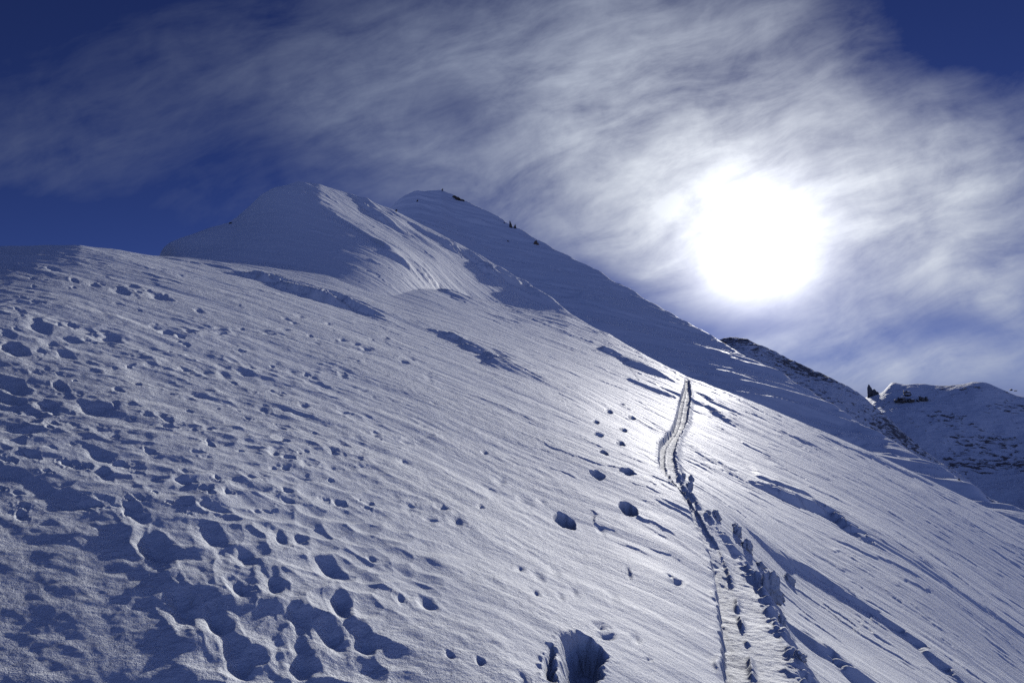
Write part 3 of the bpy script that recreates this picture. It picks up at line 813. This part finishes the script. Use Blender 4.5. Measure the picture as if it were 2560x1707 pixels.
def rock(name, label, cat, land, px, py, parts, mat, group=None, sink=0.15, depth=0.8, near_grid=False, sub=3):
    """parts: (offset right px, offset up px, width px, height px, taper, lean, seed), all as seen at the rock's own distance"""
    g, r = ground(land, px, py)
    u = r / FPX
    bm = bmesh.new()
    for (ox, oz, w, h, tp, ln, sd) in parts:
        rock_verts(bm, ox * u, (oz - sink * h) * u, w * u, w * u * depth, h * u * (1 + sink), tp, ln, sd, sub=sub)
    me = bpy.data.meshes.new(name); bm.to_mesh(me); bm.free()
    me.materials.append(mat)
    o = bpy.data.objects.new(name, me); sc.collection.objects.link(o)
    z = grid_z(g.x, g.y) if near_grid else g.z
    o.location = (g.x, g.y, z); o.rotation_euler = (0, 0, -math.atan2(g.x, g.y))
    tag(o, label, cat, group)
    return o

RG = 'rocks on the farther summit ridge'
rock('rock_spire', 'tall pointed dark rock jutting from the skyline of the farther ridge', 'rock', rear, 1280, 572,
     [(0, -2, 14, 24, 0.85, -0.22, 3), (6, -6, 12, 18, 0.7, 0.1, 4)], M_ROCK, RG)
rock('rock', 'brown blocky rock on the farther ridge below the pointed spire', 'rock', rear, 1340, 610, [(0, -3, 16, 13, 0.4, -0.1, 9), (5, -5, 9, 8, 0.4, 0, 10)], M_ROCK_BROWN, RG)
rock('rock_slab', 'long dark rock slab lying along the skyline just right of the farther summit', 'rock', rear, 1149, 500,
     [(-13, 5, 14, 7, 0.2, 0, 14), (-4, 0, 17, 8, 0.2, 0, 15), (6, -6, 16, 8, 0.2, 0, 16), (14, -11, 11, 6, 0.3, 0, 17)], M_ROCK, RG)
rock('summit_cairn', 'tiny dark cairn on the very top of the farther summit', 'cairn', rear, 1106, 477, [(0, 0, 6, 4, 0.3, 0, 20), (0.5, 2.5, 3.6, 4, 0.5, 0, 21)], M_ROCK)
rock('rock', 'small dark rock alone on the pale dome left of the farther summit', 'rock', rear, 1042, 504, [(0, -1, 6, 6, 0.3, 0.3, 24)], M_ROCK, RG)
rock('rock', 'speck of dark rock just left of the pointed spire', 'rock', rear, 1261, 559, [(0, -1, 4, 5, 0.3, 0, 26)], M_ROCK, RG)
rock('rock', 'small dark rock lying in the shaded face below the pointed spire', 'rock', rear, 1270, 604, [(0, -1, 7, 4, 0.3, 0, 28)], M_ROCK, RG)
rock('boulder', 'dark double boulder on the nearer sunlit ridge where it meets the farther summit', 'boulder', near, 989, 532,
     [(-1, -1, 10, 7, 0.3, 0, 30), (2, 4.5, 6, 5, 0.4, 0, 31)], M_ROCK)
rock('rock', 'low dark rock poking out of the left skyline of the nearer summit', 'rock', near, 577, 560, [(0, -1, 11, 5, 0.3, 0, 33)], M_ROCK)
rock('rock_step', 'short dark rock step breaking the long right ridge of the farther summit', 'rock', rear, 2400, 1207, [(0, -6, 11, 15, 0.5, -0.1, 36), (5, -12, 10, 12, 0.4, 0, 37)], M_ROCK)
rock('rock_pinnacle', 'dark pointed rock pinnacle standing in the notch beside the far mountain', 'pinnacle', far, 2178, 991,
     [(-1, -5, 22, 34, 0.72, -0.05, 40), (8, -6, 30, 22, 0.6, -0.1, 41), (17, -7, 26, 14, 0.5, 0, 42), (-5, -6, 14, 22, 0.4, 0.1, 43)], M_ROCK_FAR, sub=4)

OG = 'rock outcrops on the far mountain'
def outcrop(label, px, py, w, h, n, seed, mat):
    rs = random.Random(seed)
    pts = [(rs.uniform(-0.5, 0.5) * w, rs.uniform(-0.5, 0.4) * h, rs.uniform(0.12, 0.34) * w, rs.uniform(0.10, 0.22) * h, 0.3, rs.uniform(-0.2, 0.2), seed * 10 + i) for i in range(n)]
    rock('rock_outcrop', label, 'rocks', far, px, py, pts, mat, OG, sink=0.5, depth=2.5, sub=2)
outcrop('broken grey rock outcrop high on the far mountain just right of its notch', 2280, 1000, 60, 40, 22, 61, M_ROCK_FAR)
outcrop('brown rock outcrop alone in the snow of the far mountain near the right edge', 2462, 1092, 38, 12, 8, 62, M_ROCK_BROWN)
outcrop('scatter of small brown rocks right of the brown outcrop on the far mountain', 2518, 1094, 34, 10, 6, 63, M_ROCK_BROWN)
outcrop('small grey rock outcrop in the middle of the far mountain face', 2352, 1052, 22, 10, 10, 64, M_ROCK_FAR)
outcrop('dark rocks along the top of the far mountain at its right end', 2510, 978, 44, 12, 9, 65, M_ROCK_FAR)
outcrop('brown rocks just under the round top of the far mountain', 2430, 972, 34, 10, 8, 66, M_ROCK_BROWN)

# blocks of snow broken out along the downhill lip of the track
CG = 'snow blocks along the ski track'
CHUNKS = [  # px, py of the foot, width px, height px, label
    (1709, 1203, 14, 12, 'small snow block where the ski track bends, left of its two neighbours'),
    (1728, 1203, 17, 14, 'snow block on the track lip at the bend, uppermost of the cluster'),
    (1725, 1224, 22, 22, 'large rounded snow block on the track lip just below the bend'),
    (1771, 1285, 18, 11, 'low snow block on the track lip left of a knobby pair'),
    (1788, 1288, 17, 14, 'upper block of the knobby pair of snow blocks on the track lip'),
    (1795, 1300, 19, 16, 'lower block of the knobby pair of snow blocks on the track lip'),
    (1836, 1318, 20, 14, 'snow block lying back from the track above a bigger tall block'),
    (1842, 1340, 28, 26, 'tall knobbed snow block casting a shadow on the track, second from the mid-track bend'),
    (1866, 1378, 32, 30, 'biggest rounded snow block of the row, halfway along the near track'),
    (1900, 1422, 30, 18, 'angular flat snow block below the biggest rounded block'),
    (1928, 1508, 60, 58, 'large upright snow slab on the track lip with a long shadow'),
    (1953, 1506, 20, 14, 'small snow block right beside the large upright slab'),
    (1957, 1592, 28, 32, 'standing snow block nearest the camera with a pointed shadow'),
    (2004, 1694, 34, 20, 'snow lump on the track lip at the bottom edge of the picture'),
]
def snow_block(px, py, w, h, label, seed, flat=1.0, lean=0.0):
    p, r, t = near.hit(px, py); u = r / FPX
    bm = bmesh.new()
    rock_verts(bm, 0, -0.5 * h * u, w * u, w * u * 0.9 * flat, h * u * 1.35, 0.2, lean, seed, rough=0.42, sub=4, cuts=14)
    for f in bm.faces: f.smooth = True
    me = bpy.data.meshes.new('snow_block'); bm.to_mesh(me); bm.free(); me.materials.append(M_SNOW)
    o = bpy.data.objects.new('snow_block', me); sc.collection.objects.link(o)
    o.location = (p[0], p[1], grid_z(p[0], p[1])); o.rotation_euler = (0, 0, -t)
    return tag(o, label, 'snow block', CG)
for i, c in enumerate(CHUNKS):
    snow_block(*c, 200 + i, flat=0.6 if c[2] > 50 else 1.0)
o = snow_block(1978, 1462, 32, 26, 'thin tilted snow plate lying right of the track by a long drift', 260, flat=0.25, lean=-0.3)
